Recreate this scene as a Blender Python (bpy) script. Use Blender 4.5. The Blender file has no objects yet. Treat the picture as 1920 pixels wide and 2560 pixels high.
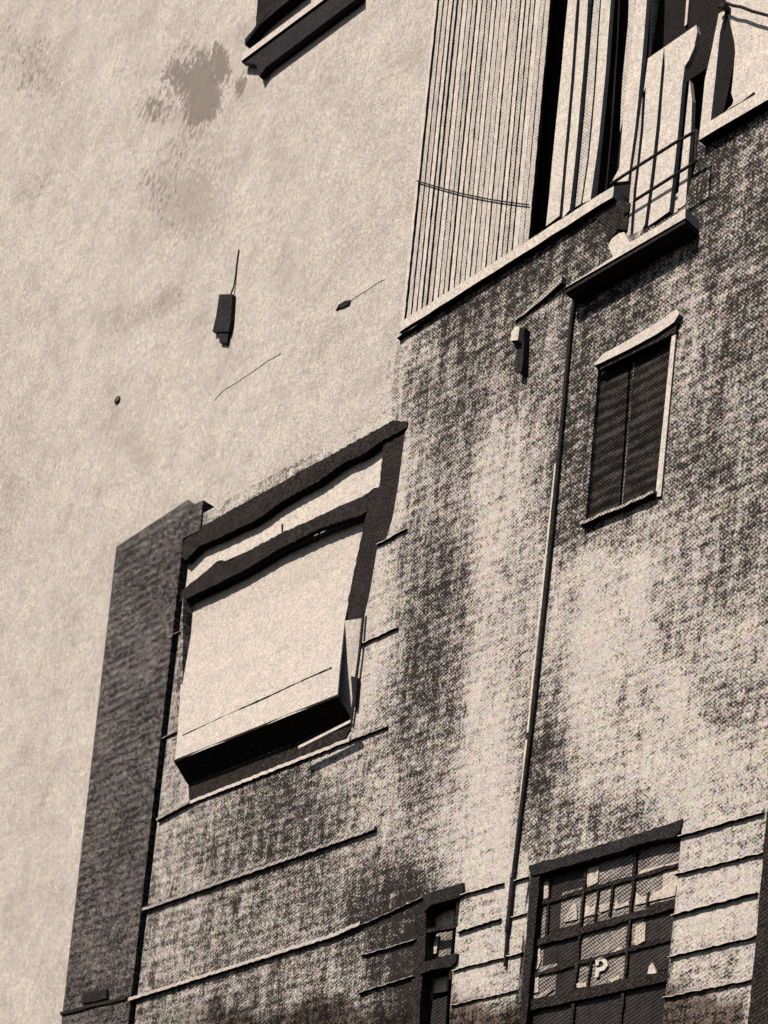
import bpy, bmesh, math, random
from mathutils import Vector, Matrix, geometry
random.seed(7)
C = bpy.context.scene.collection
S = bpy.context.scene
R = math.radians

# ---------------------------------------------------------------- camera
F = 5000.0                       # focal length in pixels of a 1920 x 2560 frame
HZ = 2897.0                      # the horizon lies this far below the frame centre
ROLL = math.atan(0.105)
CR, SR = math.cos(ROLL), math.sin(ROLL)
cam_d = bpy.data.cameras.new('camera'); cam = bpy.data.objects.new('camera', cam_d); C.objects.link(cam)
cam.matrix_world = Matrix(((CR, -SR, 0, 0), (0, 0, -1, 0), (SR, CR, 0, 0), (0, 0, 0, 1)))
cam_d.sensor_width = 36; cam_d.lens = F / 2560 * 36
cam_d.shift_x = HZ * SR / 2560; cam_d.shift_y = HZ * CR / 2560
cam_d.clip_start = 0.1; cam_d.clip_end = 3000
S.camera = cam

# ---------------------------------------------------------------- the facade's own frame
TH = math.atan(4466 / F)
U = Vector((math.sin(TH), -math.cos(TH), 0)); N = Vector((-math.cos(TH), -math.sin(TH), 0)); Z = Vector((0, 0, 1))
P0 = Vector((0, 17.0, 0))

# ---------------------------------------------------------------- world, sun, exposure
SUN_AZ, SUN_EL = R(-5), R(43)    # azimuth from the facade's normal
sd = (N * math.cos(SUN_AZ) + U * math.sin(SUN_AZ)) * math.cos(SUN_EL) + Z * math.sin(SUN_EL)
w = bpy.data.worlds.new('World'); S.world = w; w.use_nodes = True
nt = w.node_tree; nt.nodes.clear()
sky = nt.nodes.new('ShaderNodeTexSky'); sky.sky_type = 'NISHITA'; sky.sun_disc = False
sky.sun_elevation = SUN_EL; sky.sun_rotation = math.atan2(sd.x, sd.y)
bg = nt.nodes.new('ShaderNodeBackground'); bg.inputs[1].default_value = 0.05
wo = nt.nodes.new('ShaderNodeOutputWorld')
nt.links.new(sky.outputs[0], bg.inputs[0]); nt.links.new(bg.outputs[0], wo.inputs[0])
sl = bpy.data.lights.new('sun', 'SUN'); sl.energy = 4.2; sl.angle = R(0.5); sl.color = (1, 0.93, 0.85)
so = bpy.data.objects.new('sun', sl); C.objects.link(so); so.rotation_euler = sd.to_track_quat('Z', 'Y').to_euler()
so.location = (0, 0, 40)
S.view_settings.view_transform = 'Standard'; S.view_settings.look = 'None'
S.cycles.diffuse_bounces = 0
S.view_settings.exposure = 0.0; S.view_settings.gamma = 1

# ---------------------------------------------------------------- surveying helpers
def at(x, y, off=0.0):
    """point of the facade (or of a plane off metres before it) seen at x, y"""
    dx, dy = x - 960, y - 1280
    d = Vector((dx * CR + dy * SR, F, dx * SR - dy * CR + HZ))
    p0 = P0 + N * off
    return d * (p0.dot(N) / d.dot(N))
def uv(p): q = p - P0; return q.dot(U), q.z
def pt(u, v, off=0.0): return P0 + U * u + Z * v + N * off
def px(p):
    a, b = p.x / p.y * F, p.z / p.y * F - HZ
    return 960 + a * CR + b * SR, 1280 + a * SR - b * CR
Y0 = -1.6                        # street level

# ---------------------------------------------------------------- materials
# a rough surface under a halftone dot screen: ink-dark stains over pale lime, broken up by noise and by the dots
o_ = at(960, 1280)
def lin(p0):
    # world vectors whose dot product with a position runs like the dot screen's two diagonals, squared to the camera
    g = []
    for ax in (Vector((1, 0, 0)), Vector((0, 1, 0)), Vector((0, 0, 1))):
        a = px(p0 + ax * .01); b = px(p0 - ax * .01)
        g.append(((a[0] - b[0]) / .02, (a[1] - b[1]) / .02))
    return Vector([q[0] for q in g]), Vector([q[1] for q in g])
gx, gy = lin(o_)
T = 5.9
K1 = (gx + gy) * (2 * math.pi / (T * math.sqrt(2))); K2 = (gx - gy) * (2 * math.pi / (T * math.sqrt(2)))

def mat(name, paper=(.68, .607, .54), ink=(.028, .023, .021), tone=None, amp=.8, fine=.5, course=0., dots=.2, streak=0.,
        soft=.2, scale=1., rough=.95, smudge=False, bump=.3, blotch=0., nsc=7, chroma=.08, grain=.5):
    m = bpy.data.materials.new(name); m.use_nodes = True
    t = m.node_tree; nd = t.nodes; L = t.links.new
    bs = nd['Principled BSDF']; bs.inputs['Roughness'].default_value = rough
    bs.inputs['Specular IOR Level'].default_value = .15
    def new(k): return nd.new(k)
    def val(x):
        return x
    def M(op, a, b=None, c=None, cl=False):
        n = new('ShaderNodeMath'); n.operation = op; n.use_clamp = cl
        for i, q in enumerate((a, b, c)):
            if q is None: continue
            if isinstance(q, (int, float)): n.inputs[i].default_value = q
            else: L(q, n.inputs[i])
        return n.outputs[0]
    geo = new('ShaderNodeNewGeometry').outputs['Position']
    def dot(v):
        n = new('ShaderNodeVectorMath'); n.operation = 'DOT_PRODUCT'; L(geo, n.inputs[0]); n.inputs[1].default_value = v
        return n.outputs['Value']
    u, v, nn = dot(U), dot(Z), dot(N)
    def comb(a, b, c):
        n = new('ShaderNodeCombineXYZ')
        for i, q in enumerate((a, b, c)):
            if isinstance(q, (int, float)): n.inputs[i].default_value = q
            else: L(q, n.inputs[i])
        return n.outputs[0]
    def noise(vec, sc, det=2, ro=.5, dist=0.):
        n = new('ShaderNodeTexNoise'); n.inputs['Scale'].default_value = sc; n.inputs['Detail'].default_value = det
        n.inputs['Roughness'].default_value = ro; n.inputs['Distortion'].default_value = dist; L(vec, n.inputs['Vector'])
        return M('SUBTRACT', n.outputs['Fac'], .5)
    vc = comb(u, v, nn)
    if tone is None:
        a = new('ShaderNodeAttribute'); a.attribute_name = 'stain_shade'; base = a.outputs['Fac']
    else: base = tone
    acc = base
    if amp:
        acc = M('ADD', acc, M('MULTIPLY', noise(vc, nsc * scale, 5, .72), amp))
    if blotch:
        acc = M('ADD', acc, M('MULTIPLY', noise(vc, 1.7 * scale, 4, .6), blotch))
    if fine:
        acc = M('ADD', acc, M('MULTIPLY', noise(vc, 50 * scale, 3, .8), fine))
    if streak:
        acc = M('ADD', acc, M('MULTIPLY', noise(comb(M('MULTIPLY', u, 9.), M('MULTIPLY', v, .8), 0.), 1, 3, .6), streak))
        acc = M('ADD', acc, M('MULTIPLY', noise(comb(M('MULTIPLY', u, 30.), M('MULTIPLY', v, 4.), 7.), 1, 3, .7), streak))
    if course:
        # courses of brick ghosting through the render
        wob = noise(vc, 3, 2)
        cs = M('SINE', M('ADD', M('MULTIPLY', v, 2 * math.pi / .085), M('MULTIPLY', wob, 3.)))
        br = noise(comb(M('MULTIPLY', u, 4.), M('MULTIPLY', v, 13.), 0.), 1, 3, .65)
        acc = M('ADD', acc, M('MULTIPLY', cs, course * .35)); acc = M('ADD', acc, M('MULTIPLY', br, course * 2.6))
    if dots:
        d = M('ADD', M('SINE', dot(K1)), M('SINE', dot(K2)))
        acc = M('ADD', acc, M('MULTIPLY', d, dots * .5))
    mr = new('ShaderNodeMapRange'); mr.interpolation_type = 'SMOOTHSTEP'
    L(acc, mr.inputs['Value']); mr.inputs['From Min'].default_value = .5 - soft; mr.inputs['From Max'].default_value = .5 + soft
    fac = mr.outputs['Result']
    mx = new('ShaderNodeMix'); mx.data_type = 'RGBA'; L(fac, mx.inputs['Factor'])
    mx.inputs['A'].default_value = (*paper, 1); mx.inputs['B'].default_value = (*ink, 1)
    col = mx.outputs['Result']
    # a faint warm and cool wander of the lime
    hv = new('ShaderNodeMix'); hv.data_type = 'RGBA'; hv.blend_type = 'MULTIPLY'
    nz = new('ShaderNodeTexNoise'); nz.inputs['Scale'].default_value = 5; nz.inputs['Detail'].default_value = 6; L(vc, nz.inputs['Vector'])
    L(col, hv.inputs['A']); hv.inputs['Factor'].default_value = .22
    hr = new('ShaderNodeValToRGB'); hr.color_ramp.elements[0].color = (.62, .60, .66, 1); hr.color_ramp.elements[1].color = (1.1, 1.02, .9, 1)
    hr.color_ramp.elements[0].position = .35; hr.color_ramp.elements[1].position = .65
    L(nz.outputs['Fac'], hr.inputs[0]); L(hr.outputs[0], hv.inputs['B']); col = hv.outputs['Result']
    # sandy grain of the finish coat
    gr = M('ADD', M('MULTIPLY', noise(vc, 62, 3, .85), 1.6), M('MULTIPLY', noise(comb(M('MULTIPLY', u, 1.5), v, 3.), 16, 4, .75), .8))
    gv = M('ADD', M('MULTIPLY', gr, grain * 2.6), 1.0)
    vm = new('ShaderNodeVectorMath'); vm.operation = 'SCALE'; L(col, vm.inputs[0]); L(gv, vm.inputs['Scale']); col = vm.outputs[0]
    cz = new('ShaderNodeTexNoise'); cz.inputs['Scale'].default_value = 24; cz.inputs['Detail'].default_value = 3; L(vc, cz.inputs['Vector'])
    cm = new('ShaderNodeMix'); cm.data_type = 'RGBA'; cm.blend_type = 'OVERLAY'; cm.inputs['Factor'].default_value = chroma
    L(col, cm.inputs['A']); L(cz.outputs['Color'], cm.inputs['B']); col = cm.outputs['Result']
    if smudge:
        # brush strokes and worn, peeled places where the undercoat shows
        for att, colr, thr, sof, na, sc in (('smudge', (.32, .26, .215), .66, .16, 3.4, 20.), ('peel', (.215, .178, .158), .56, .04, 2.9, 13.)):
            a = new('ShaderNodeAttribute'); a.attribute_name = att
            q = comb(M('ADD', M('MULTIPLY', u, 1.2), M('MULTIPLY', v, -.2)), M('ADD', M('MULTIPLY', v, .8), M('MULTIPLY', u, .1)), 0.)
            f = M('ADD', a.outputs['Fac'], M('MULTIPLY', noise(q, sc, 8, .80, .1), na))
            r2 = new('ShaderNodeMapRange'); r2.interpolation_type = 'SMOOTHSTEP'; L(f, r2.inputs['Value'])
            r2.inputs['From Min'].default_value = thr - sof; r2.inputs['From Max'].default_value = thr + sof
            m2 = new('ShaderNodeMix'); m2.data_type = 'RGBA'
            L(M('MULTIPLY', r2.outputs['Result'], .85 if att == 'peel' else .55), m2.inputs['Factor']); L(col, m2.inputs['A']); m2.inputs['B'].default_value = (*colr, 1)
            col = m2.outputs['Result']
        st = M('ADD', M('MULTIPLY', noise(comb(M('ADD', M('MULTIPLY', u, 16.), M('MULTIPLY', v, -6.)), M('MULTIPLY', v, 1.2), 0.), 1.6, 6, .75, .6), .6), M('MULTIPLY', noise(vc, 3.2, 8, .75, .5), .9))
        hs = M('MULTIPLY', noise(comb(M('MULTIPLY', u, 1.0), M('ADD', M('MULTIPLY', v, 17.), M('MULTIPLY', u, 3.)), 5.), 1.2, 6, .75, .8), M('ADD', noise(vc, .55, 2), .5))
        st = M('ADD', st, M('MULTIPLY', hs, .9))
        m3 = new('ShaderNodeMix'); m3.data_type = 'RGBA'; L(M('MULTIPLY', M('ADD', st, .01, None, True), 2.6, None, True), m3.inputs['Factor'])
        L(col, m3.inputs['A']); m3.inputs['B'].default_value = (.36, .29, .235, 1); col = m3.outputs['Result']
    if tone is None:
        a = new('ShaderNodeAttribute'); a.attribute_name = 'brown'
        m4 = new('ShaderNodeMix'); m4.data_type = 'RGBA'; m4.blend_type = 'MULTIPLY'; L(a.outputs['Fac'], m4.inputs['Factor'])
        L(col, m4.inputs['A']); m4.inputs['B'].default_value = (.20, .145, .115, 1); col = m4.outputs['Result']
    L(col, bs.inputs['Base Color'])
    if bump:
        b = new('ShaderNodeBump'); b.inputs['Strength'].default_value = bump; b.inputs['Distance'].default_value = .01
        L(noise(vc, 55, 3, .7), b.inputs['Height']); L(b.outputs[0], bs.inputs['Normal'])
    return m

M_ = dict(
    wall=mat('stained_render', amp=1.25, fine=2.3, course=.2, streak=.7, dots=.18, soft=.36, nsc=10, blotch=.2, chroma=.3),
    pale=mat('pale_plaster', tone=.09, amp=.35, fine=1.6, dots=.34, soft=.42, chroma=.10, smudge=True, blotch=.95),
    white=mat('weathered_white_paint', paper=(.76, .675, .59), tone=.04, amp=.3, fine=1.3, dots=.3, soft=.36),
    offwhite=mat('worn_white_timber', tone=.24, amp=.3, fine=.5, dots=.25, soft=.32, streak=.55),
    fabric=mat('cream_canvas', paper=(.66, .585, .51), tone=.06, amp=.14, fine=1.2, dots=.3, soft=.4),
    grey=mat('greyed_render', tone=.42, amp=.9, fine=.7, dots=.3, soft=.25),
    brick=mat('soot_dark_brick', paper=(.34, .295, .27), ink=(.014, .012, .012), tone=.69, amp=1.0, fine=3.2, course=.22, chroma=.25, nsc=10, dots=.34, soft=.3, blotch=.5),
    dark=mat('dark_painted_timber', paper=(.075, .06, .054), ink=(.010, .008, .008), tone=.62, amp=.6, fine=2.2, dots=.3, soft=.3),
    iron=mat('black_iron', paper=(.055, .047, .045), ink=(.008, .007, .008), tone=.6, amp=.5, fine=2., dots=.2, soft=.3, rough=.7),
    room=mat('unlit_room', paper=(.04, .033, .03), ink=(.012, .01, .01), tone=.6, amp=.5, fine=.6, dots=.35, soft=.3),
    glass=mat('dusty_dark_glass', paper=(.085, .072, .066), ink=(.012, .010, .010), tone=.60, amp=.7, fine=.4, dots=.36, soft=.32, rough=.35, blotch=.4),
    glassmid=mat('dusty_grey_glass', paper=(.50, .43, .38), ink=(.04, .034, .032), tone=.52, amp=1.0, fine=.5, dots=.36, soft=.32, rough=.4),
    curtain=mat('pale_curtain', paper=(.70, .60, .50), ink=(.05, .04, .04), tone=.30, amp=.9, fine=.5, dots=.3, soft=.3, streak=.7),
    lead=mat('weathered_lead_grey', tone=.46, amp=.5, fine=.6, dots=.3, soft=.3),
    backing=mat('grimy_backing_board', paper=(.30, .25, .22), ink=(.02, .017, .016), tone=.62, amp=1.6, fine=1.2, dots=.3, soft=.3, nsc=3, streak=.8),
    louvre=mat('black_louvred_shutter', paper=(.075, .062, .055), ink=(.006, .005, .005), tone=.62, amp=.4, fine=1.2, course=.45, dots=.2, soft=.3),
    ground=mat('street_asphalt', paper=(.07, .065, .06), ink=(.035, .033, .03), tone=.5, amp=.6, fine=.4, dots=0),
)

# ---------------------------------------------------------------- object helpers
def empty(name, loc, label, cat, group=None):
    o = bpy.data.objects.new(name, None); C.objects.link(o); o.location = loc; o.empty_display_size = .2
    o['label'] = label; o['category'] = cat
    if group: o['group'] = group
    return o
def link(name, bm, m, parent=None, label=None):
    bmesh.ops.recalc_face_normals(bm, faces=bm.faces)
    me = bpy.data.meshes.new(name); bm.to_mesh(me); bm.free(); me.materials.append(M_[m])
    o = bpy.data.objects.new(name, me); C.objects.link(o)
    if parent:
        me.transform(Matrix.Translation(-world_loc(parent))); o.parent = parent
    if label: o['label'] = label
    return o
def world_loc(o):
    p = Vector(o.location)
    while o.parent: o = o.parent; p += Vector(o.location)
    return p
def resample(pts, step, jit):
    out = []
    n = len(pts)
    for i in range(n):
        a, b = pts[i], pts[(i + 1) % n]
        out.append(a)
        k = int((b - a).length / step)
        for j in range(1, k):
            p = a.lerp(b, j / k)
            out.append(p + Z * random.uniform(-jit, jit) + U * random.uniform(-jit, jit))
    return out
def prism(bm, pxs, off=0., thick=.1, jit=0., step=.12):
    """solid whose front face is the outline seen at pxs, off metres before the facade, thick metres deep"""
    f = [at(x, y, off) for x, y in pxs]
    if jit: f = resample(f, step, jit)
    a = [bm.verts.new(p) for p in f]; b = [bm.verts.new(p - N * thick) for p in f]
    bm.faces.new(a); bm.faces.new(b[::-1])
    n = len(a)
    for i in range(n): bm.faces.new((a[i], b[i], b[(i + 1) % n], a[(i + 1) % n]))
def solid(bm, pts, d):
    a = [bm.verts.new(p) for p in pts]; b = [bm.verts.new(p + d) for p in pts]
    bm.faces.new(a); bm.faces.new(b[::-1]); n = len(a)
    for i in range(n): bm.faces.new((a[i], b[i], b[(i + 1) % n], a[(i + 1) % n]))
def tube(bm, pts, r, seg=10):
    rings = []
    for i, p in enumerate(pts):
        d = (pts[min(i + 1, len(pts) - 1)] - pts[max(i - 1, 0)]).normalized()
        s = d.cross(N if abs(d.dot(N)) < .9 else Z).normalized(); t = d.cross(s)
        rings.append([bm.verts.new(p + (s * math.cos(k * 2 * math.pi / seg) + t * math.sin(k * 2 * math.pi / seg)) * r) for k in range(seg)])
    for a, b in zip(rings, rings[1:]):
        for k in range(seg): bm.faces.new((a[k], a[(k + 1) % seg], b[(k + 1) % seg], b[k]))
    bm.faces.new(rings[0]); bm.faces.new(rings[-1][::-1])
def ledge_bm(p, q, h, proj, back=.02, jit=.006, taper=None, step=.1):
    """a moulding that runs along the wall from p to q: h high, proj deep, chipped along its lower edge"""
    bm = bmesh.new(); a, b = at(*p), at(*q)
    n = max(2, int((b - a).length / step)); prev = None
    for i in range(n + 1):
        c = a.lerp(b, i / n); j = random.uniform(-jit, jit); j2 = random.uniform(-jit, jit) * .6
        hh = h if taper is None else h * (taper + (1 - taper) * i / n)
        pr = proj * (1 if taper is None else (taper + (1 - taper) * i / n))
        r = [bm.verts.new(c - N * back), bm.verts.new(c + N * (pr + j2) + Z * j), bm.verts.new(c + N * (pr + j2) + Z * (hh + j)),
             bm.verts.new(c - N * back + Z * (hh + .012 + j2))]
        if prev:
            for k in range(4): bm.faces.new((prev[k], prev[(k + 1) % 4], r[(k + 1) % 4], r[k]))
        else: bm.faces.new(r)
        prev = r
    bm.faces.new(prev[::-1]); return bm
def part(name, m, parent, pxs, off=0., thick=.1, jit=0., label=None, step=.12):
    bm = bmesh.new(); prism(bm, pxs, off, thick, jit, step); return link(name, bm, m, parent, label)
def inside(p, poly):
    x, y = p; c = False; n = len(poly)
    for i in range(n):
        x1, y1 = poly[i]; x2, y2 = poly[i - 1]
        if (y1 > y) != (y2 > y) and x < (x2 - x1) * (y - y1) / (y2 - y1) + x1: c = not c
    return c
def sheet(name, m, parent, outline, holes, off, depth, attrs, step, fine_box):
    """a wall: outline and openings in facade metres, meshed finely enough to carry its stains, with real reveals"""
    V = []; E = []
    for loop in [outline] + holes:
        s = len(V); V += [Vector(p) for p in loop]; E += [(s + i, s + (i + 1) % len(loop)) for i in range(len(loop))]
    x0, x1, y0, y1 = fine_box
    nx, ny = int((x1 - x0) / step), int((y1 - y0) / step)
    for i in range(nx + 1):
        for j in range(ny + 1):
            p = (x0 + (i + random.uniform(-.25, .25)) * step, y0 + (j + random.uniform(-.25, .25)) * step)
            if inside(p, outline) and not any(inside(p, h) for h in holes): V.append(Vector(p))
    vs, es, fs, *_ = geometry.delaunay_2d_cdt(V, E, [], 0, 1e-5)
    bm = bmesh.new(); bv = [bm.verts.new(pt(p.x, p.y, off)) for p in vs]
    for f in fs:
        c = (sum(vs[i].x for i in f) / len(f), sum(vs[i].y for i in f) / len(f))
        if inside(c, outline) and not any(inside(c, h) for h in holes): bm.faces.new([bv[i] for i in f])
    for v_ in [v_ for v_ in bm.verts if not v_.link_faces]: bm.verts.remove(v_)
    bm.verts.index_update()
    be = [e for e in bm.edges if len(e.link_faces) == 1]
    r = bmesh.ops.extrude_edge_only(bm, edges=be)
    for g in r['geom']:
        if isinstance(g, bmesh.types.BMVert): g.co -= N * depth
    co = [v_.co.copy() for v_ in bm.verts]
    o = link(name, bm, m, parent)
    for an, fn in attrs.items():
        a = o.data.attributes.new(an, 'FLOAT', 'POINT')
        a.data.foreach_set('value', [fn(*px(c)) for c in co])
    return o

# ---------------------------------------------------------------- the stains on the main wall: where the render is sooty, with shade painted under the ledge
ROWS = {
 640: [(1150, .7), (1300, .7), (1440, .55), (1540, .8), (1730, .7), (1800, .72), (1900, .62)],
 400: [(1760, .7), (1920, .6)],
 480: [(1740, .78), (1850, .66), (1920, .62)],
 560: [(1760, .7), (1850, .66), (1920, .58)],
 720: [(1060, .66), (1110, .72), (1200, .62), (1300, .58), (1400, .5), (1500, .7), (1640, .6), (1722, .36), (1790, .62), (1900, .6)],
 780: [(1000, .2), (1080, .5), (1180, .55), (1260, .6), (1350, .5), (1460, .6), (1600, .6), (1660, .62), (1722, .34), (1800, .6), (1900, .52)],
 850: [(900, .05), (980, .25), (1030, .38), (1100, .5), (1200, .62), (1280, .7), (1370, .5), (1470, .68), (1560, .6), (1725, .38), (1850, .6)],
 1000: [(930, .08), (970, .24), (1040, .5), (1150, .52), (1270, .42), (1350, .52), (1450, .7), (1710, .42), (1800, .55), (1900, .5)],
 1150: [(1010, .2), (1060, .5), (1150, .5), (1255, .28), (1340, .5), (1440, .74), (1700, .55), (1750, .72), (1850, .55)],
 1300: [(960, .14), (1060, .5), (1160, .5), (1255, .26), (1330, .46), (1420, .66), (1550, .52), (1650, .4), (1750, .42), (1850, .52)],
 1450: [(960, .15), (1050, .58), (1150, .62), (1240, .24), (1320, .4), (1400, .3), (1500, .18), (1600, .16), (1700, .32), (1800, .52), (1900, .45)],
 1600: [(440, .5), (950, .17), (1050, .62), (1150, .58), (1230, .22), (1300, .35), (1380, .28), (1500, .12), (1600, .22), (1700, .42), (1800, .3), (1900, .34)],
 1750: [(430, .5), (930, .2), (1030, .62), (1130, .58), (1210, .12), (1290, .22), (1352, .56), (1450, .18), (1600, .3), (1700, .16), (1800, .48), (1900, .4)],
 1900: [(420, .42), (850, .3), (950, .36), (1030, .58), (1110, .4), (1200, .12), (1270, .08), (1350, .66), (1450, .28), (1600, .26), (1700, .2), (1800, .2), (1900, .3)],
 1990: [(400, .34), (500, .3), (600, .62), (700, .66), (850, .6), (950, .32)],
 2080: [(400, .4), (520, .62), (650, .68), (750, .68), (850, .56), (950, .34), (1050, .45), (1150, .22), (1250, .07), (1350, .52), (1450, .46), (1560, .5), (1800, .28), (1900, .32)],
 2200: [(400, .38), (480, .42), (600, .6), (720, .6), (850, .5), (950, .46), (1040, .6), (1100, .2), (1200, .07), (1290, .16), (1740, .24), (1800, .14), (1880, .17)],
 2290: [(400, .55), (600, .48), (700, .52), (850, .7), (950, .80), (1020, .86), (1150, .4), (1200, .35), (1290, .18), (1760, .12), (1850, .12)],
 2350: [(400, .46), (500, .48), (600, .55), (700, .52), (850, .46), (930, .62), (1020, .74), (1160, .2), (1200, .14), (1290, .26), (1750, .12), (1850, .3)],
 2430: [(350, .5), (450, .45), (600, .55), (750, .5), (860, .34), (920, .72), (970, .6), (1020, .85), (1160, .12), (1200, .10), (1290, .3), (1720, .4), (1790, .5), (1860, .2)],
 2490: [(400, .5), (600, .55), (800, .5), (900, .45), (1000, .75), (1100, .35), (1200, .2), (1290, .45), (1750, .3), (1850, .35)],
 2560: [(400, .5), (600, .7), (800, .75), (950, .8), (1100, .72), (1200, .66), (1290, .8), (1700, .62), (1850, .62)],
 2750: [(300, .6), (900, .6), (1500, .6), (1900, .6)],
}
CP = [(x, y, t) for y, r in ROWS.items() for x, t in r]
CP += [(1105, 792, .85), (1150, 765, .85), (1200, 732, .86), (1260, 690, .82), (1320, 648, .84), (1380, 612, .85), (1440, 575, .88), (1490, 545, .9), (1520, 640, .5),  # this run paints the ledge's shade into the wall tone
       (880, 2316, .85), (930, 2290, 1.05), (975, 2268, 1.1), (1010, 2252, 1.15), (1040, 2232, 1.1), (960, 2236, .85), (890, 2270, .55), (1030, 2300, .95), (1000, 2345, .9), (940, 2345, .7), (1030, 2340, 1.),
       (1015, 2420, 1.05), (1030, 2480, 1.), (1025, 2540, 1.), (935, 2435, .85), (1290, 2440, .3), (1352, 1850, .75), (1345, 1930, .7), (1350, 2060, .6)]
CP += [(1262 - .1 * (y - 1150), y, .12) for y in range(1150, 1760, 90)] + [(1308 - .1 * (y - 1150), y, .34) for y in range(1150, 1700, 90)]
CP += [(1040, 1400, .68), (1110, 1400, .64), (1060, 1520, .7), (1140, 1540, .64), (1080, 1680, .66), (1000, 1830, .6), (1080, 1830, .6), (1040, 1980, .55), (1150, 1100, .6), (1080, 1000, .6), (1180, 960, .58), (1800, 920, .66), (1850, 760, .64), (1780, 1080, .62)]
def stain_shade(x, y):
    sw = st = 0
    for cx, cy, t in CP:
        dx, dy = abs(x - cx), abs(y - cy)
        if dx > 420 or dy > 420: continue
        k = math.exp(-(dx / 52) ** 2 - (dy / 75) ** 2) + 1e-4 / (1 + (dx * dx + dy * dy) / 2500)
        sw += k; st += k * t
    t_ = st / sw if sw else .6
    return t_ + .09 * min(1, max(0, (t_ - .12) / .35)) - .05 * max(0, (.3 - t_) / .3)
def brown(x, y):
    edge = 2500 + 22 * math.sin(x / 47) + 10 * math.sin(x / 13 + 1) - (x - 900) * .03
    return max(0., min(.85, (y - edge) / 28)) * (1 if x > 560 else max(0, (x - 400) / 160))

# ================================================================= the street
bm = bmesh.new()
vs = [bm.verts.new((x, y, Y0)) for x, y in ((-900, -900), (900, -900), (900, 900), (-900, 900))]; bm.faces.new(vs)
g = link('street', bm, 'ground'); g['kind'] = 'structure'
bm = bmesh.new()
u0, _ = uv(at(-1200, 1500)); u1, _ = uv(at(2600, 1500))
solid(bm, [pt(u0, Y0 + .004, -.5), pt(u1 + 6, Y0 + .004, -.5), pt(u1 + 6, Y0 + .004, 2.2), pt(u0, Y0 + .004, 2.2)], Z * .13)
g = link('pavement', bm, 'ground'); g['kind'] = 'structure'

# ================================================================= pale plastered building
pale = empty('plastered_building', pt(uv(at(500, 1300))[0], Y0, -.6), 'pale plastered building with peeling patch, brush streaks and bare wall', 'building')
ub = uv(at(1065, 300, -.6))[0]
ua = uv(at(-900, 1300, -.6))[0]
def bl(x, y, cx, cy, rx, ry, rot=0):
    c, s = math.cos(rot), math.sin(rot); dx, dy = x - cx, y - cy
    a, b = (dx * c + dy * s) / rx, (-dx * s + dy * c) / ry
    return math.exp(-(a * a + b * b))
SM = [(60, 170, 90, 70, .5, .42), (150, 250, 60, 150, .2, .25), (450, 520, 150, 110, .4, .42), (330, 790, 110, 40, -.3, .45), (430, 740, 50, 40, 0, .4), (110, 100, 40, 70, 0, .25),
      (50, 480, 60, 60, 0, .32), (0, 1250, 130, 120, .3, .38), (40, 1050, 90, 90, .3, .26), (250, 1100, 60, 260, .25, .2), (60, 2060, 300, 30, 0, .3), (60, 1960, 260, 18, .05, .3), (40, 2300, 160, 60, .3, .26),
      (80, 1650, 160, 22, -.1, .25), (470, 300, 150, 60, .6, .3), (500, 470, 90, 160, .35, .3), (80, 800, 80, 120, .5, .26), (850, 350, 90, 200, .2, .16), (0, 2500, 120, 60, 0, .3), (20, 700, 60, 500, 0, .15)]
def smudge(x, y):
    return .08 + sum(1.3 * k * bl(x, y, a, b, c, d, e) for a, b, c, d, e, k in SM)
PE = [(512, 205, 42, 72, .12, .95), (440, 180, 42, 28, .5, .55), (558, 150, 16, 42, -.2, .7), (505, 280, 46, 32, -.6, .62), (375, 275, 40, 36, .4, .5), (603, 215, 14, 34, .1, .85), (420, 230, 50, 50, .4, .34),
      (455, 110, 50, 36, .2, .34), (460, 370, 80, 44, .5, .36), (80, 200, 110, 60, .6, .40), (400, 450, 70, 60, .3, .34), (430, 560, 90, 60, .3, .30), (90, 470, 70, 60, 0, .28),
      (110, 100, 60, 60, 0, .30), (230, 440, 120, 60, 0, .24), (430, 740, 50, 36, 0, .34)]
def peel(x, y):
    return sum(k * 1.12 * bl(x, y, a, b, c * 1.12, d * 1.12, e) for a, b, c, d, e, k in PE)
fb = (uv(at(-60, 1300, -.6))[0], ub, uv(at(200, 2620, -.6))[1], uv(at(-60, -40, -.6))[1])
sheet('wall', 'pale', pale, [(ua, Y0), (ub, Y0), (ub, 30), (ua, 30)], [], -.6, 2.5, {'smudge': smudge, 'peel': peel}, .075, fb)
# window sill at the top edge, with the dark opening above it
wn = part('window', 'room', pale, [(642, 28), (640, 55), (735, -15), (900, -140), (905, -330), (655, -160)], -.565, .06)
bm = bmesh.new()
def outq(p, q, h, o0, o1):
    a, b = at(*p, o1), at(*q, o1); d = N * (o0 - o1)
    solid(bm, [a, b, b + d, a + d], Z * h)
outq((604, 152), (900, -68), .065, -.60, -.50)
sl_ = link('sill', bm, 'white', wn)
part('frame', 'dark', wn, [(612, 112), (640, 62), (640, 40), (700, -5), (735, -45), (760, -30), (668, 45), (612, 98)], -.5, .09)
part('sill_shade', 'iron', wn, [(604, 156), (640, 160), (648, 192), (664, 168), (900, -10), (900, -60), (604, 152)], -.52, .06)  # dark strip painting the shade under the sill
# crack lines
def crack(pts, w0):
    bm = bmesh.new(); up = [(x + random.uniform(-1, 1), y - random.uniform(.2, w0)) for x, y in pts]; dn = [(x, y + random.uniform(.2, w0)) for x, y in pts]
    prism(bm, up + dn[::-1], -.596, .02); link('crack', bm, 'lead', pale)
crack([(535, 1002), (548, 986), (557, 976), (575, 965), (590, 957), (602, 948), (617, 938), (628, 932), (650, 916), (672, 900), (686, 892), (702, 884)], 1.3)
crack([(875, 752), (888, 744), (900, 735), (916, 726), (930, 716), (945, 706), (962, 698)], 1.0)

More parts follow.
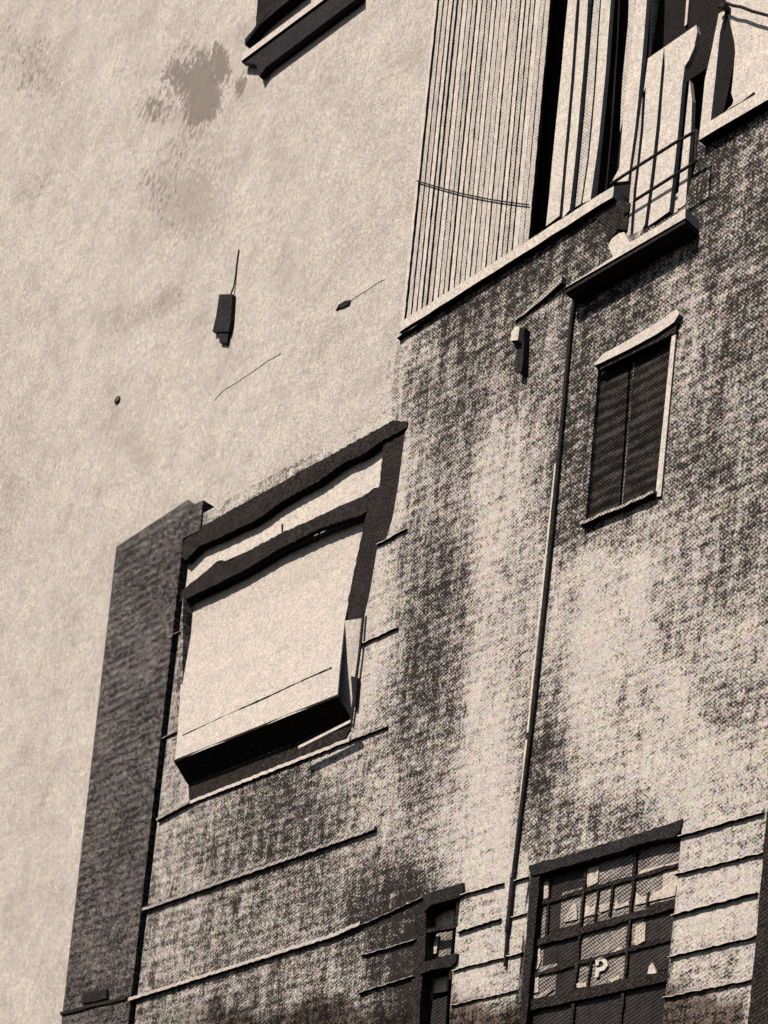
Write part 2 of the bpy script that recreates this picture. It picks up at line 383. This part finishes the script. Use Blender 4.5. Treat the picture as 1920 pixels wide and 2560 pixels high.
box = empty('wall_box', at(560, 850, -.6), 'black stepped metal box hanging from a thin wire on the pale wall', 'wall box')
bm = bmesh.new(); prism(bm, [(548, 736), (581, 735), (577, 800), (571, 829), (531, 829), (540, 790)], -.55, .05); link('cover', bm, 'iron', box)
bm = bmesh.new(); prism(bm, [(548, 829), (572, 829), (567, 858), (548, 856)], -.565, .035); link('outlet', bm, 'iron', box)
bm = bmesh.new(); tube(bm, [at(576, 738, -.56), at(584, 718, -.58), at(589, 690, -.59), at(592, 660, -.592), at(597, 625, -.594)], .008); link('wire', bm, 'iron', box)
br = empty('wall_bracket', at(860, 762, -.6), 'tiny black bracket on bare pale wall left of the slatted screen', 'bracket')
bm = bmesh.new(); prism(bm, [(841, 771), (846, 762), (862, 752), (875, 750), (872, 760), (856, 768)], -.585, .015); link('arm', bm, 'iron', br)
bm = bmesh.new(); prism(bm, [(838, 775), (848, 764), (852, 768), (843, 776)], -.592, .01); link('mounting_plate', bm, 'iron', br)
bm = bmesh.new()
c0 = at(295, 1001, -.6); rr = [(math.cos(k * math.pi / 7), math.sin(k * math.pi / 7)) for k in range(14)]
solid(bm, [c0 + U * a * .045 + Z * b * .035 for a, b in rr], N * .018)
o = link('anchor_plate', bm, 'brick'); o['label'] = 'small round grey anchor plate alone on the pale plaster'; o['category'] = 'anchor plate'

# ================================================================= dark brick pier at the corner
pier = empty('brick_pier', pt(uv(at(380, 1900))[0], Y0), 'tall soot-dark brick pier with a slanting top beside the awning window', 'brick pier')
xl = uv(at(225, 1950))[0]; xr = uv(at(387, 1950))[0]
tl, tr = at(291, 1367, .02), at(470, 1249, .02)
def drop(p, z): return Vector((p.x, p.y, z))
bl_, br_ = at(155, 2541, .02), at(322, 2541, .02)
k = (bl_ - tl); k2 = br_ - at(462, 1335, .02)
bm = bmesh.new()
pts = [tl, tr, at(484, 1262, .02), at(508, 1250, .02), at(500, 1325, .02), at(458, 1345, .02), br_, drop(br_ + k2 * .9, Y0), drop(bl_ + k * .9, Y0), bl_]
solid(bm, pts, -N * .57); link('shaft', bm, 'brick', pier)
part('vent', 'iron', pier, [(202, 2508), (208, 2482), (266, 2472), (266, 2495), (236, 2503)], .05, .04)
bm = ledge_bm((158, 2541), (322, 2500), .03, .04); link('string_course', bm, 'dark', pier)

# ================================================================= main building
B = empty('stained_building', pt(uv(at(1200, 1500))[0], Y0), 'tall soot-stained building with awning window, loggia and ruled masonry', 'building')
W1 = [(468, 1352), (700, 1215), (955, 1070), (1016, 1057), (996, 1212), (981, 1296), (966, 1346), (942, 1376), (925, 1480), (910, 1545), (900, 1622), (885, 1780), (873, 1798), (475, 1960), (455, 1800), (458, 1480)]
WR = [(1497, 908), (1680, 818), (1640, 1243), (1463, 1312)]
WB = [(1326, 2190), (1704, 2080), (1690, 2240), (1662, 2500), (1640, 2700), (1270, 2790), (1300, 2560)]
WM = [(1064, 2262), (1148, 2240), (1140, 2330), (1128, 2480), (1118, 2640), (1036, 2660), (1050, 2500)]
def tuv(p): return uv(at(*p))
out = [tuv(p) for p in ((478, 1300), (951, 1036), (949, 1010), (990, 820), (1004, 812), (1322, 598), (1528, 468), (1530, 560), (1560, 592), (1640, 562), (1712, 516), (1742, 400), (1745, 335), (1920, 228))]
ur = tuv((2500, 1300))[0]
v_r = uv(at(1920, 228))[1]
out += [(ur, v_r), (ur, Y0), (tuv((330, 2540))[0], Y0), tuv((338, 2541)), tuv((474, 1350))]
holes = [[tuv(p) for p in W] for W in (W1, WR, WB, WM)]
xs = [p[0] for p in out]
fb = (min(xs), uv(at(2000, 1300))[0], uv(at(1960, 2640))[1], max(p[1] for p in out))
sheet('wall', 'wall', B, out, holes, 0, .28, {'stain_shade': stain_shade, 'brown': brown}, .07, fb)
# interiors behind the openings
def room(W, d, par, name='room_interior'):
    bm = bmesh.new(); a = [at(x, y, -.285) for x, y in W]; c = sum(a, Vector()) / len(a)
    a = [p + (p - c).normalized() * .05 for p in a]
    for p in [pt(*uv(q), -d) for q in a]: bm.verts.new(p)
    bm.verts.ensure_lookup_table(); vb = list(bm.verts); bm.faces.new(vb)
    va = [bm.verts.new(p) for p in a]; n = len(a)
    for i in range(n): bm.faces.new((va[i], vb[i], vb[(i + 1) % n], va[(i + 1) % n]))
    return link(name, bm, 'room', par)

# -- string courses and joints
def course(p, q, h, proj, m='lead'): return link('string_course', ledge_bm(p, q, h * (.6 if h > .03 else .3), proj * (.8 if h > .03 else .6), jit=.0045, step=.03), m, B)
for p, q, h, pr, m in [
    ((398, 2056), (480, 2012), .04, .05, 'lead'), ((480, 2012), (878, 1856), .05, .035, 'white'), ((878, 1856), (972, 1820), .025, .05, 'lead'),
    ((362, 2281), (943, 2078), .045, .05, 'lead'), ((330, 2505), (842, 2346), .05, .055, 'offwhite'), ((842, 2346), (908, 2316), .05, .055, 'offwhite'),
    ((902, 1616), (997, 1572), .02, .05, 'white'), ((946, 1366), (1020, 1326), .02, .05, 'white'),
    ((1157, 2241), (1262, 2211), .02, .055, 'white'), ((1290, 2205), (1324, 2196), .02, .05, 'white'),
    ((1147, 2334), (1255, 2300), .02, .06, 'white'), ((1278, 2296), (1318, 2286), .02, .04, 'white'),
    ((1134, 2429), (1310, 2384), .02, .045, 'white'), ((1130, 2516), (1296, 2478), .02, .04, 'offwhite'),
    ((1700, 2096), (1912, 2034), .02, .055, 'white'), ((1690, 2190), (1908, 2136), .02, .05, 'white'),
    ((1684, 2292), (1896, 2236), .02, .06, 'white'), ((1676, 2396), (1892, 2345), .02, .055, 'white'), ((1662, 2498), (1884, 2452), .02, .05, 'offwhite'),
    ((905, 2392), (1045, 2352), .02, .05, 'lead'), ((900, 2486), (1040, 2442), .02, .055, 'lead'), ((908, 2316), (1062, 2246), .015, .05, 'lead'),
    ((425, 1596), (452, 1582), .02, .04, 'lead'), ((408, 1850), (448, 1830), .02, .04, 'lead')]:
    course(p, q, h, pr, m)

# -- awning window
w1 = bpy.data.objects.new('window', None); C.objects.link(w1); w1.parent = B; w1.location = at(660, 1800) - world_loc(B)
w1['label'] = 'wide window with white transom and cream pull-out awning'
room(W1, 1.3, w1)
part('transom', 'white', w1, [(452, 1400), (470, 1370), (700, 1235), (962, 1080), (957, 1150), (953, 1216), (905, 1242), (846, 1266), (800, 1290), (700, 1338), (640, 1368), (545, 1412), (448, 1486)], -.07, .05, .004)
part('transom_joint', 'dark', w1, [(703, 1312), (708, 1308), (707, 1338), (704, 1338)], -.067, .012)
aw = empty('awning', at(650, 1900, .2), 'cream canvas awning pushed out at the foot of the wide window', 'awning')
A, Bq = at(452, 1460, -.15), at(935, 1255, -.15)
c1, d1 = at(842, 1742, .2), at(435, 1905, .2)
bm = bmesh.new()
# canvas: hangs behind the transom and swells out at its foot
mid_l = [A, at(464, 1500, -.14), at(459, 1600, -.10), at(449, 1760, .04), at(443, 1835, .12), d1]
mid_r = [Bq, at(921, 1285, -.14), at(893, 1400, -.10), at(862, 1550, .02), at(850, 1655, .12), c1]
fr, bk = [], []
for i in range(len(mid_l)):
    ps_ = [mid_l[i].lerp(mid_r[i], k / 16) + N * .004 * math.sin(k * .8 + i) for k in range(17)]
    fr.append([bm.verts.new(p) for p in ps_]); bk.append([bm.verts.new(p - N * .012) for p in ps_])
nr = len(mid_l)
for g_ in (fr, bk):
    for a, b in zip(g_, g_[1:]):
        for k in range(16): bm.faces.new((a[k], a[k + 1], b[k + 1], b[k]))
for k in range(16):
    bm.faces.new((fr[0][k], fr[0][k + 1], bk[0][k + 1], bk[0][k])); bm.faces.new((fr[-1][k], fr[-1][k + 1], bk[-1][k + 1], bk[-1][k]))
for i in range(nr - 1):
    bm.faces.new((fr[i][0], fr[i + 1][0], bk[i + 1][0], bk[i][0])); bm.faces.new((fr[i][16], fr[i + 1][16], bk[i + 1][16], bk[i][16]))
link('canvas', bm, 'fabric', aw)
bm = bmesh.new()
ha, hb = [], []
for i in range(45):
    p_ = at(455, 1838, .134).lerp(at(828, 1668, .134), i / 44); wd = random.choice((.0006, .001, .003, .005))
    ha.append(p_ + Z * wd); hb.append(p_ - Z * wd)
solid(bm, ha + hb[::-1], -N * .008); link('hem_stitching', bm, 'dark', aw)
bm = bmesh.new(); solid(bm, [d1, c1, at(877, 1800, .0), at(470, 1962, .0)], Z * .02); link('underside_shade', bm, 'dark', aw)  # dark colour stands in for the shaded underside of the awning
bm = bmesh.new(); solid(bm, [at(836, 1742, .03), at(860, 1552, .02), at(908, 1545, .0), at(879, 1802, .0)], -N * .01); link('side_cheek', bm, 'offwhite', aw)
bm = bmesh.new(); tube(bm, [at(909, 1530, .03), at(900, 1622, .04), at(890, 1700, .04), at(878, 1805, .03)], .013); link('side_arm', bm, 'iron', aw)
bm = bmesh.new(); prism(bm, [(877, 1690), (893, 1693), (887, 1765), (882, 1765)], .05, .03); link('spring', bm, 'iron', aw)
bm = bmesh.new(); solid(bm, [at(745, 1872, .17), at(876, 1806, .17), at(876, 1806, .14), at(745, 1872, .14)], Z * .025); link('front_rail', bm, 'white', aw)
# dark leaf put where the gap at the right shows only unlit interior
part('shutter', 'dark', w1, [(960, 1100), (1018, 1052), (998, 1215), (984, 1300), (968, 1350), (944, 1380), (925, 1490), (908, 1542), (880, 1552), (858, 1552), (870, 1500), (893, 1390), (917, 1277), (948, 1215)], -.015, .04, .005, None, .03)
part('lintel', 'dark', w1, [(462, 1402), (452, 1390), (460, 1352), (500, 1318), (955, 1066), (980, 1052), (1019, 1054), (1016, 1070), (957, 1100), (900, 1140), (860, 1156), (800, 1200), (700, 1256), (640, 1300), (560, 1338), (500, 1364)], .012, .07, .006, None, .03)  # dark beam in place of the shadow at the window head
part('transom_shadow', 'dark', w1, [(444, 1484), (500, 1440), (545, 1402), (575, 1402), (700, 1334), (850, 1266), (905, 1242), (935, 1220), (960, 1212), (950, 1268), (917, 1277), (905, 1286), (800, 1321), (700, 1371), (600, 1431), (520, 1470), (444, 1508)], -.025, .05, .006, None, .03)  # dark bar in place of the shadow below the transom

part('awning_shadow', 'dark', w1, [(471, 1960), (600, 1912), (873, 1800), (876, 1822), (862, 1846), (660, 1932), (474, 2008)], .012, .012, .004, None, .03)  # dark sheet deepening the awning's shadow on the wall

# -- small dark window
w2 = bpy.data.objects.new('window', None); C.objects.link(w2); w2.parent = B; w2.location = at(1560, 1280) - world_loc(B)
w2['label'] = 'small dark window under a white wedge-shaped hood'
room(WR, .7, w2)
part('shutter', 'louvre', w2, [(1490, 900), (1576, 860), (1548, 1280), (1455, 1316)], -.04, .02)
part('shutter', 'louvre', w2, [(1581, 860), (1690, 810), (1650, 1246), (1553, 1280)], -.04, .02)
part('glazing_bar', 'backing', w2, [(1584, 905), (1587, 903), (1556, 1270), (1553, 1272)], -.035, .02, 0)
part('frame', 'white', w2, [(1680, 835), (1690, 832), (1652, 1240), (1638, 1243)], .02, .2)
bm = bmesh.new()
a, b, c, d = at(1484, 914, .22), at(1694, 782, .22), at(1694, 818, .12), at(1500, 908, .16)
prism(bm, [(1484, 914), (1505, 886), (1560, 856), (1640, 808), (1692, 772), (1698, 784), (1684, 806), (1640, 836), (1570, 874), (1500, 908)], .05, .05)
link('hood', bm, 'white', w2)
bm = ledge_bm((1461, 1322), (1646, 1243), .022, .06); link('sill', bm, 'lead', w2)
part('hood_shade', 'dark', w2, [(1500, 912), (1570, 874), (1640, 838), (1692, 800), (1690, 830), (1640, 856), (1570, 890), (1500, 924)], .03, .03)  # dark strip added for the shade beneath the hood

# -- small iron-and-white bracket by the drainpipe
bt = empty('wall_lamp', at(1290, 900), 'white-capped black lamp fixed to stained wall left of the drainpipe', 'wall lamp')
bm = bmesh.new(); prism(bm, [(1276, 852), (1278, 830), (1290, 814), (1299, 818), (1294, 850)], .12, .12); link('cap', bm, 'white', bt)
bm = bmesh.new(); prism(bm, [(1297, 820), (1311, 817), (1308, 900), (1302, 932), (1290, 928), (1294, 880), (1282, 856), (1296, 852)], .07, .07); link('lamp_body_shadow', bm, 'iron', bt)  # lower part is the fitting's shadow, built as a dark solid

# -- drainpipe
dp = bpy.data.objects.new('drainpipe', None); C.objects.link(dp); dp.parent = B; dp.location = at(1262, 2400) - world_loc(B)
bm = bmesh.new(); tube(bm, [at(1437, 742, .022), at(1428, 800, .022), at(1379, 1340, .022), at(1336, 1750, .022), at(1302, 2030, .022), at(1282, 2200, .022)], .017); link('pipe', bm, 'iron', dp)
bm = bmesh.new(); tube(bm, [at(1282, 2195, .022), at(1275, 2270, .022), at(1268, 2330, .022)], .021); tube(bm, [at(1268, 2330, .022), at(1262, 2415, .022)], .013); link('shoe', bm, 'iron', dp)
part('edge_strip', 'white', B, [(1386, 1160), (1390, 1157), (1321, 1830), (1316, 1832)], .006, .03, .003)
part('edge_strip', 'white', B, [(1313, 1850), (1318, 1848), (1286, 2170), (1282, 2172)], .006, .02, .003)

# -- big paned window at the foot
def bars(par, segs, th, off=-.1, m='dark', name='glazing_bar'):
    for (p, q) in segs:
        bm = bmesh.new(); a, b = at(*p, off), at(*q, off); d = (b - a).normalized(); s = d.cross(N).normalized() * th / 2
        solid(bm, resample([a + s, b + s, b - s, a - s], .07, .006), -N * .05); link(name, bm, m, par)
def grid(par, cols, rowsl, tones, off):
    """panes between the bars: cols are x positions along the top and bottom, rows pairs of heights"""
    for i in range(len(cols) - 1):
        for j in range(len(rowsl) - 1):
            def P(ci, rj):
                (xt, yt, xb, yb) = cols[ci]; (ya, yb2) = rowsl[rj]
                f = (xt - 1300) / 400.; y = ya + (yb2 - ya) * f
                x = xt + (xb - xt) * (y - 2150) / 400.; return (x, y)
            q = [P(i, j), P(i + 1, j), P(i + 1, j + 1), P(i, j + 1)]
            c = (sum(a for a, _ in q) / 4, sum(b for _, b in q) / 4)
            q = [(c[0] + (a - c[0]) * .985, c[1] + (b - c[1]) * .985) for a, b in q]
            part('pane', tones[j][i], par, q, off, .015)
w3 = bpy.data.objects.new('window', None); C.objects.link(w3); w3.parent = B; w3.location = at(1500, 2560) - world_loc(B)
w3['label'] = 'tall many-paned dark window under a heavy black lintel'
room(WB, .8, w3)
G, Gm, Cu = 'glass', 'glassmid', 'curtain'
cols = [(1322, 0, 1296, 0), (1347, 0, 1322, 0), (1374, 0, 1348, 0), (1410, 0, 1384, 0), (1462, 0, 1434, 0), (1500, 0, 1472, 0), (1540, 0, 1512, 0), (1585, 0, 1555, 0), (1622, 0, 1592, 0), (1660, 0, 1630, 0), (1712, 0, 1672, 0)]
rowsl = [(2195, 2070), (2262, 2150), (2352, 2245), (2432, 2340), (2525, 2420), (2800, 2700)]
tones = [[G, Gm, G, G, Gm, Gm, Gm, Gm, Gm, Gm],
         [G, Gm, G, Gm, Gm, Gm, Gm, Gm, Gm, Cu],
         [G, Gm, G, G, Gm, Gm, Gm, Gm, G, G],
         [G, Gm, Gm, G, Gm, Gm, Gm, G, G, G],
         [G, G, G, G, G, G, G, G, G, G]]
grid(w3, cols, rowsl, tones, -.07)
bars(w3, [((1335, 2262), (1700, 2160)), ((1320, 2440), (1684, 2345))], .03, -.05)
bars(w3, [((1330, 2360), (1695, 2258))], .055, -.04, 'dark', 'transom')
bars(w3, [((1312, 2515), (1672, 2438))], .08, -.03, 'dark', 'transom')
bars(w3, [((1466, 2140), (1424, 2600)), ((1592, 2100), (1548, 2580))], .025, -.045)
bars(w3, [((1336, 2180), (1296, 2600))], .12, .0, 'dark', 'frame')
bars(w3, [((1700, 2240), (1664, 2560))], .05, -.02, 'dark', 'frame')
bars(w3, [((1495, 2225), (1485, 2310)), ((1532, 2210), (1522, 2290)), ((1374, 2200), (1366, 2330)), ((1622, 2230), (1616, 2260)), ((1477, 2395), (1468, 2470))], .02, -.05)
part('lintel', 'iron', w3, [(1322, 2163), (1450, 2128), (1590, 2085), (1706, 2048), (1700, 2076), (1685, 2092), (1630, 2102), (1560, 2124), (1450, 2156), (1400, 2168), (1350, 2184), (1326, 2188)], .015, .06, .006, None, .04)
for q in ([(1346, 2245), (1356, 2206), (1371, 2202), (1371, 2243), (1350, 2252)], [(1411, 2305), (1424, 2272), (1434, 2256), (1441, 2262), (1442, 2298)],
          [(1460, 2292), (1466, 2262), (1474, 2270), (1484, 2266), (1491, 2240), (1494, 2284)], [(1498, 2262), (1505, 2262), (1526, 2252), (1530, 2270), (1500, 2281)],
          [(1536, 2270), (1540, 2245), (1546, 2262), (1570, 2252), (1572, 2262), (1536, 2273)], [(1588, 2252), (1590, 2230), (1604, 2242), (1620, 2238), (1650, 2225), (1690, 2215), (1688, 2238), (1590, 2262)],
          [(1466, 2172), (1498, 2166), (1494, 2206), (1468, 2218)], [(1596, 2178), (1660, 2160), (1662, 2168), (1598, 2186)], [(1584, 2358), (1590, 2316), (1614, 2306), (1612, 2352), (1590, 2364)],
          [(1324, 2425), (1330, 2368), (1350, 2364), (1352, 2400), (1344, 2422)], [(1438, 2470), (1442, 2458), (1464, 2456), (1466, 2466)], [(1322, 2500), (1332, 2488), (1346, 2492), (1356, 2478), (1384, 2472), (1362, 2490)],
          [(1520, 2450), (1548, 2436), (1550, 2446), (1530, 2456)], [(1534, 2376), (1556, 2366), (1556, 2372), (1536, 2380)], [(1335, 2482), (1338, 2440), (1346, 2436), (1346, 2480)]):
    part('curtain', Cu, w3, q, -.058, .01, .003, step=.05)
part('curtain', 'white', w3, [(1618, 2436), (1623, 2414), (1630, 2406), (1636, 2420), (1641, 2434), (1630, 2442)], -.05, .02)
# a pale letter-like loop in a lower pane
bm = bmesh.new()
lp = [(1488, 2399), (1503, 2392), (1516, 2400), (1519, 2413), (1511, 2425), (1498, 2429), (1496, 2442), (1487, 2444), (1489, 2420), (1497, 2419), (1507, 2416), (1509, 2408), (1503, 2402), (1497, 2404), (1496, 2413), (1489, 2414)]
prism(bm, lp, -.05, .02); link('letter', bm, 'white', w3, 'white letter P shape in the lower glass')

# -- narrow paned window
w4 = bpy.data.objects.new('window', None); C.objects.link(w4); w4.parent = B; w4.location = at(1090, 2560) - world_loc(B)
w4['label'] = 'narrow paned window with a black lintel, left of the drainpipe'
room(WM, .6, w4)
for q, m in (([(1072, 2270), (1138, 2254), (1132, 2318), (1066, 2330)], Cu), ([(1066, 2336), (1132, 2322), (1126, 2386), (1060, 2402)], Gm), ([(1062, 2430), (1084, 2424), (1078, 2500), (1056, 2504)], Gm),
             ([(1088, 2422), (1122, 2414), (1116, 2478), (1084, 2484)], Cu), ([(1050, 2510), (1118, 2490), (1110, 2620), (1040, 2640)], G)):
    part('pane', m, w4, q, -.12, .02)
part('lintel', 'iron', w4, [(1058, 2238), (1090, 2226), (1156, 2206), (1157, 2226), (1150, 2242), (1100, 2256), (1078, 2262), (1060, 2280)], .03, .12, .005)
part('lintel', 'iron', w4, [(1046, 2408), (1100, 2394), (1142, 2383), (1140, 2402), (1128, 2416), (1080, 2424), (1048, 2436)], .03, .12, .005)
bars(w4, [((1146, 2250), (1139, 2318))], .035, .0)
bars(w4, [((1060, 2328), (1146, 2312))], .03, .0)
bars(w4, [((1128, 2420), (1124, 2450))], .03, .0)
part('frame', 'dark', w4, [(1038, 2262), (1066, 2254), (1062, 2400), (1050, 2500), (1044, 2640), (1012, 2650), (1024, 2500), (1034, 2400)], .012, .1, .006)
part('curtain', Cu, w4, [(1082, 2384), (1086, 2350), (1094, 2332), (1096, 2340), (1090, 2384)], -.09, .02)

# -- dark pilaster at the right
pz = [(1917, 2030), (1960, 2015), (2020, 2000), (1990, 2700), (1850, 2740), (1876, 2500), (1896, 2260)]
part('pilaster', 'dark', B, pz, .09, .1, .006, 'black pilaster at the right edge')

# -- ledge below the upper storey
def band(name, m, a, b, h, o1, parent=B, label=None, jit=.004):
    bm = bmesh.new(); p, q = at(*a, o1), at(*b, o1); n = max(2, int((q - p).length / .15)); prev = None
    for i in range(n + 1):
        c = p.lerp(q, i / n); j = random.uniform(-jit, jit)
        r = [bm.verts.new(c + Z * j), bm.verts.new(c + Z * (h + j)), bm.verts.new(c + Z * h - N * (o1 + .28)), bm.verts.new(c - N * (o1 + .28))]
        if prev:
            for k in range(4): bm.faces.new((prev[k], prev[(k + 1) % 4], r[(k + 1) % 4], r[k]))
        else: bm.faces.new(r)
        prev = r
    bm.faces.new(prev[::-1]); return link(name, bm, m, parent, label)
band('ledge', 'white', (998, 830), (1532, 492), .085, .06)
band('ledge', 'white', (1747, 350), (1960, 226), .095, .08)
band('ledge', 'white', (1960, 226), (2300, 30), .095, .08)
part('corbel', 'dark', B, [(1533, 497), (1574, 506), (1566, 575), (1545, 572), (1520, 605), (1508, 560), (1490, 545), (1480, 530)], .015, .02, .006)
course((1000, 852), (1084, 796), .012, .07, 'lead')

# -- balcony
bc = bpy.data.objects.new('balcony', None); C.objects.link(bc); bc.parent = B; bc.location = at(1600, 640) - world_loc(B)
bm = bmesh.new()
prism(bm, [(1408, 722), (1480, 676), (1532, 642), (1520, 614), (1530, 596), (1546, 584), (1560, 580), (1574, 606), (1640, 568), (1714, 520), (1713, 545)], .17, .17)
link('slab', bm, 'white', bc)
bm = bmesh.new(); solid(bm, [at(1412, 727, .165), at(1713, 551, .165), at(1713, 551, .165) - N * .16, at(1412, 727, .165) - N * .16], -Z * .02); link('slab_shade', bm, 'iron', bc)  # black board added to darken the slab's shaded underside
bm = ledge_bm((1290, 806), (1414, 716), .05, .05, taper=.3); link('slab_edge', bm, 'lead', bc)
for segs in (((1527, 460), (1600, 412), (1689, 356), (1742, 326)), ((1585, 502), (1655, 458), (1724, 414), (1742, 401))):
    bm = bmesh.new(); tube(bm, [at(x, y, .18) for x, y in segs], .011, 8); link('rail', bm, 'iron', bc)
bm = bmesh.new(); tube(bm, [at(1742, 326, .18), at(1738, 401, .18)], .011, 8); link('rail_post', bm, 'iron', bc)

# -- upper storey: a dark loggia behind white uprights
lg = bpy.data.objects.new('loggia', None); C.objects.link(lg); lg.parent = B; lg.location = at(1600, 420) - world_loc(B)
vb0 = uv(at(1200, 760))[1] - .6
bm = bmesh.new()
ul, urr = uv(at(1075, 300))[0], uv(at(2500, 300))[0]
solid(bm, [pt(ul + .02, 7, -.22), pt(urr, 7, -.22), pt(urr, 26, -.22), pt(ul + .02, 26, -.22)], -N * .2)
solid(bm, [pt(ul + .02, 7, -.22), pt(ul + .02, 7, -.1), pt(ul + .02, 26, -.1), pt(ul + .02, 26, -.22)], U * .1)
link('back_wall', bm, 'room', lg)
bm = bmesh.new()
vt = uv(at(1500, -60))[1] + .9
solid(bm, [pt(ul, vt + .8, 0), pt(urr, vt + .8, 0), pt(urr, 26, 0), pt(ul, 26, 0)], -N * .3); link('upper_wall', bm, 'wall', lg)
a_ = lg.children[-1].data.attributes.new('stain_shade', 'FLOAT', 'POINT')
def up(name, m, q, off=.0, th=.045, jit=.003, label=None): return part(name, m, lg, q, off, th, jit, label, .2)
up('column', 'white', [(1423, -260), (1447, -260), (1442, 0), (1428, 200), (1412, 380), (1398, 540), (1365, 565), (1372, 500), (1395, 260), (1410, 100), (1420, 0)])
up('column', 'white', [(1453, -260), (1474, -260), (1470, 0), (1458, 180), (1440, 380), (1424, 525), (1406, 545), (1418, 400), (1436, 200), (1450, 0)])
up('column', 'offwhite', [(1488, -260), (1512, -260), (1500, 0), (1484, 230), (1468, 400), (1452, 510), (1438, 518), (1452, 380), (1468, 200), (1485, 0)])
up('column', 'white', [(1514, -260), (1536, -260), (1527, 0), (1514, 180), (1496, 360), (1476, 500), (1456, 508), (1472, 400), (1488, 230), (1503, 0)])
up('column', 'offwhite', [(1575, -260), (1595, -260), (1588, 0), (1580, 120), (1566, 260), (1550, 330), (1556, 200), (1570, 60), (1572, 0)], -.03)
up('column', 'white', [(1596, -260), (1625, -260), (1617, 0), (1604, 160), (1588, 320), (1570, 452), (1540, 455), (1528, 458), (1548, 420), (1560, 260), (1578, 120), (1589, 0)])
up('column', 'white', [(1720, -260), (1728, -260), (1722, 0), (1717, 60), (1711, 66), (1716, 0)], -.2, .05)
up('column', 'lead', [(1640, -60), (1650, -60), (1632, 90), (1626, 110)], -.2, .05)
up('panel', 'white', [(1620, 146), (1660, 118), (1654, 170), (1643, 300), (1630, 420), (1612, 560), (1598, 590), (1582, 598), (1592, 470), (1608, 330), (1615, 215), (1609, 230)])
up('panel', 'offwhite', [(1606, 240), (1602, 320), (1585, 470), (1575, 600), (1566, 592), (1580, 430), (1596, 320)])
up('panel', 'white', [(1660.5, 118), (1741, 62), (1743, 80), (1735, 120), (1722, 150), (1712, 165), (1706, 210), (1698, 300), (1688, 400), (1676, 500), (1673, 528), (1640, 552), (1620, 565), (1637, 440), (1650, 320), (1662, 165)])
up('panel', 'white', [(1724, 200), (1730, 250), (1728, 320), (1720, 420), (1714, 510), (1700, 520), (1692, 522), (1702, 420), (1714, 300)])
up('panel', 'white', [(1640, 520), (1712, 470), (1714, 540), (1640, 590)], -.05, .05)
up('column', 'white', [(1797, 34), (1814, 24), (1800, 80), (1790, 180), (1776, 308), (1750, 326), (1762, 200), (1778, 130)])
bm = bmesh.new()
fu = [(1814, 24), (1826, 60), (1836, 105), (1838, 130), (1832, 200), (1828, 232), (1834, 252), (1830, 262), (1776, 318), (1770, 330), (1850, 290), (1960, 222), (2500, -90), (2500, -420), (1826, -280), (1820, -120)]
prism(bm, fu, -.02, .2); link('side_wall', bm, 'white', lg)
cb = bmesh.new(); tube(cb, [at(1775, 316, .06), at(1800, 296, .06), at(1830, 272, .06), at(1856, 258, .06), at(1886, 234, .06)], .012, 8)
link('handrail', cb, 'iron', bc)

# -- slatted screen
ss = empty('slat_screen', at(1010, 830), 'tall screen of narrow white upright slats standing on the white ledge', 'slatted screen')
nS = 24
bm = bmesh.new(); prism(bm, [(1105, -260), (1398, -260), (1376, 0), (1322, 606), (1004, 812), (1087, 0)], -.06, .03); link('backing_board', bm, 'backing', ss)
for i in range(nS):
    f0 = i / nS; f1 = (i + .58 + .24 * f0 ** .8) / nS
    def X(f, y):
        # left and right edges of the screen
        return (1087 + (812 - max(y, -300) - 812) * 0.105) * (1 - f) + (1375 - y * .0885) * f if False else (1087 - y * .104) * (1 - f) + (1376 - y * .0905) * f
    def foot(f): return 812 + (600 - 812) * f
    jx = random.uniform(-.6, .6); sh = random.uniform(-.8, .8)
    f1 += random.uniform(-.004, .006)
    yb0, yb1 = foot(f0), foot(f1)
    q = [(X(f0, -260), -260), (X(f1, -260), -260), (X(f1, 140) + sh, 140), (X(f1, yb1), yb1), (X(f0, yb0), yb0), (X(f0, 300) + jx, 300)]
    part('slat', 'offwhite' if i % 3 else 'white', ss, q, -.03, .007, .0028, step=.05)
cbl = empty('cable', at(1180, 480, .05), 'thin dark cable sagging across the white slatted screen', 'cable', None)
bm = bmesh.new(); ps = [at(1042 + 280 * t, 452 + 60 * t + 8 * math.sin(math.pi * t), -.015) for t in [i / 12 for i in range(13)]]; tube(bm, ps, .005, 8); link('strand', bm, 'iron', cbl)
c2 = empty('cable', at(1830, 15, .03), 'black cable strung from a hook over the bare white wall', 'cable')
bm = bmesh.new(); tube(bm, [at(1795, 20, .05), at(1812, 6, .05), at(1832, 14, .05), at(1852, 17, .05), at(1880, 28, .05), at(1925, 40, .05), at(2000, 52, .05)], .010, 8); link('strand', bm, 'iron', c2)
bm = bmesh.new(); prism(bm, [(1800, 8), (1812, 4), (1810, 16), (1800, 18)], .06, .09); link('hook', bm, 'iron', c2)

for a in lg.children:
    if a.name.startswith('upper_wall'): a.data.attributes['stain_shade'].data.foreach_set('value', [.5] * len(a.data.vertices))
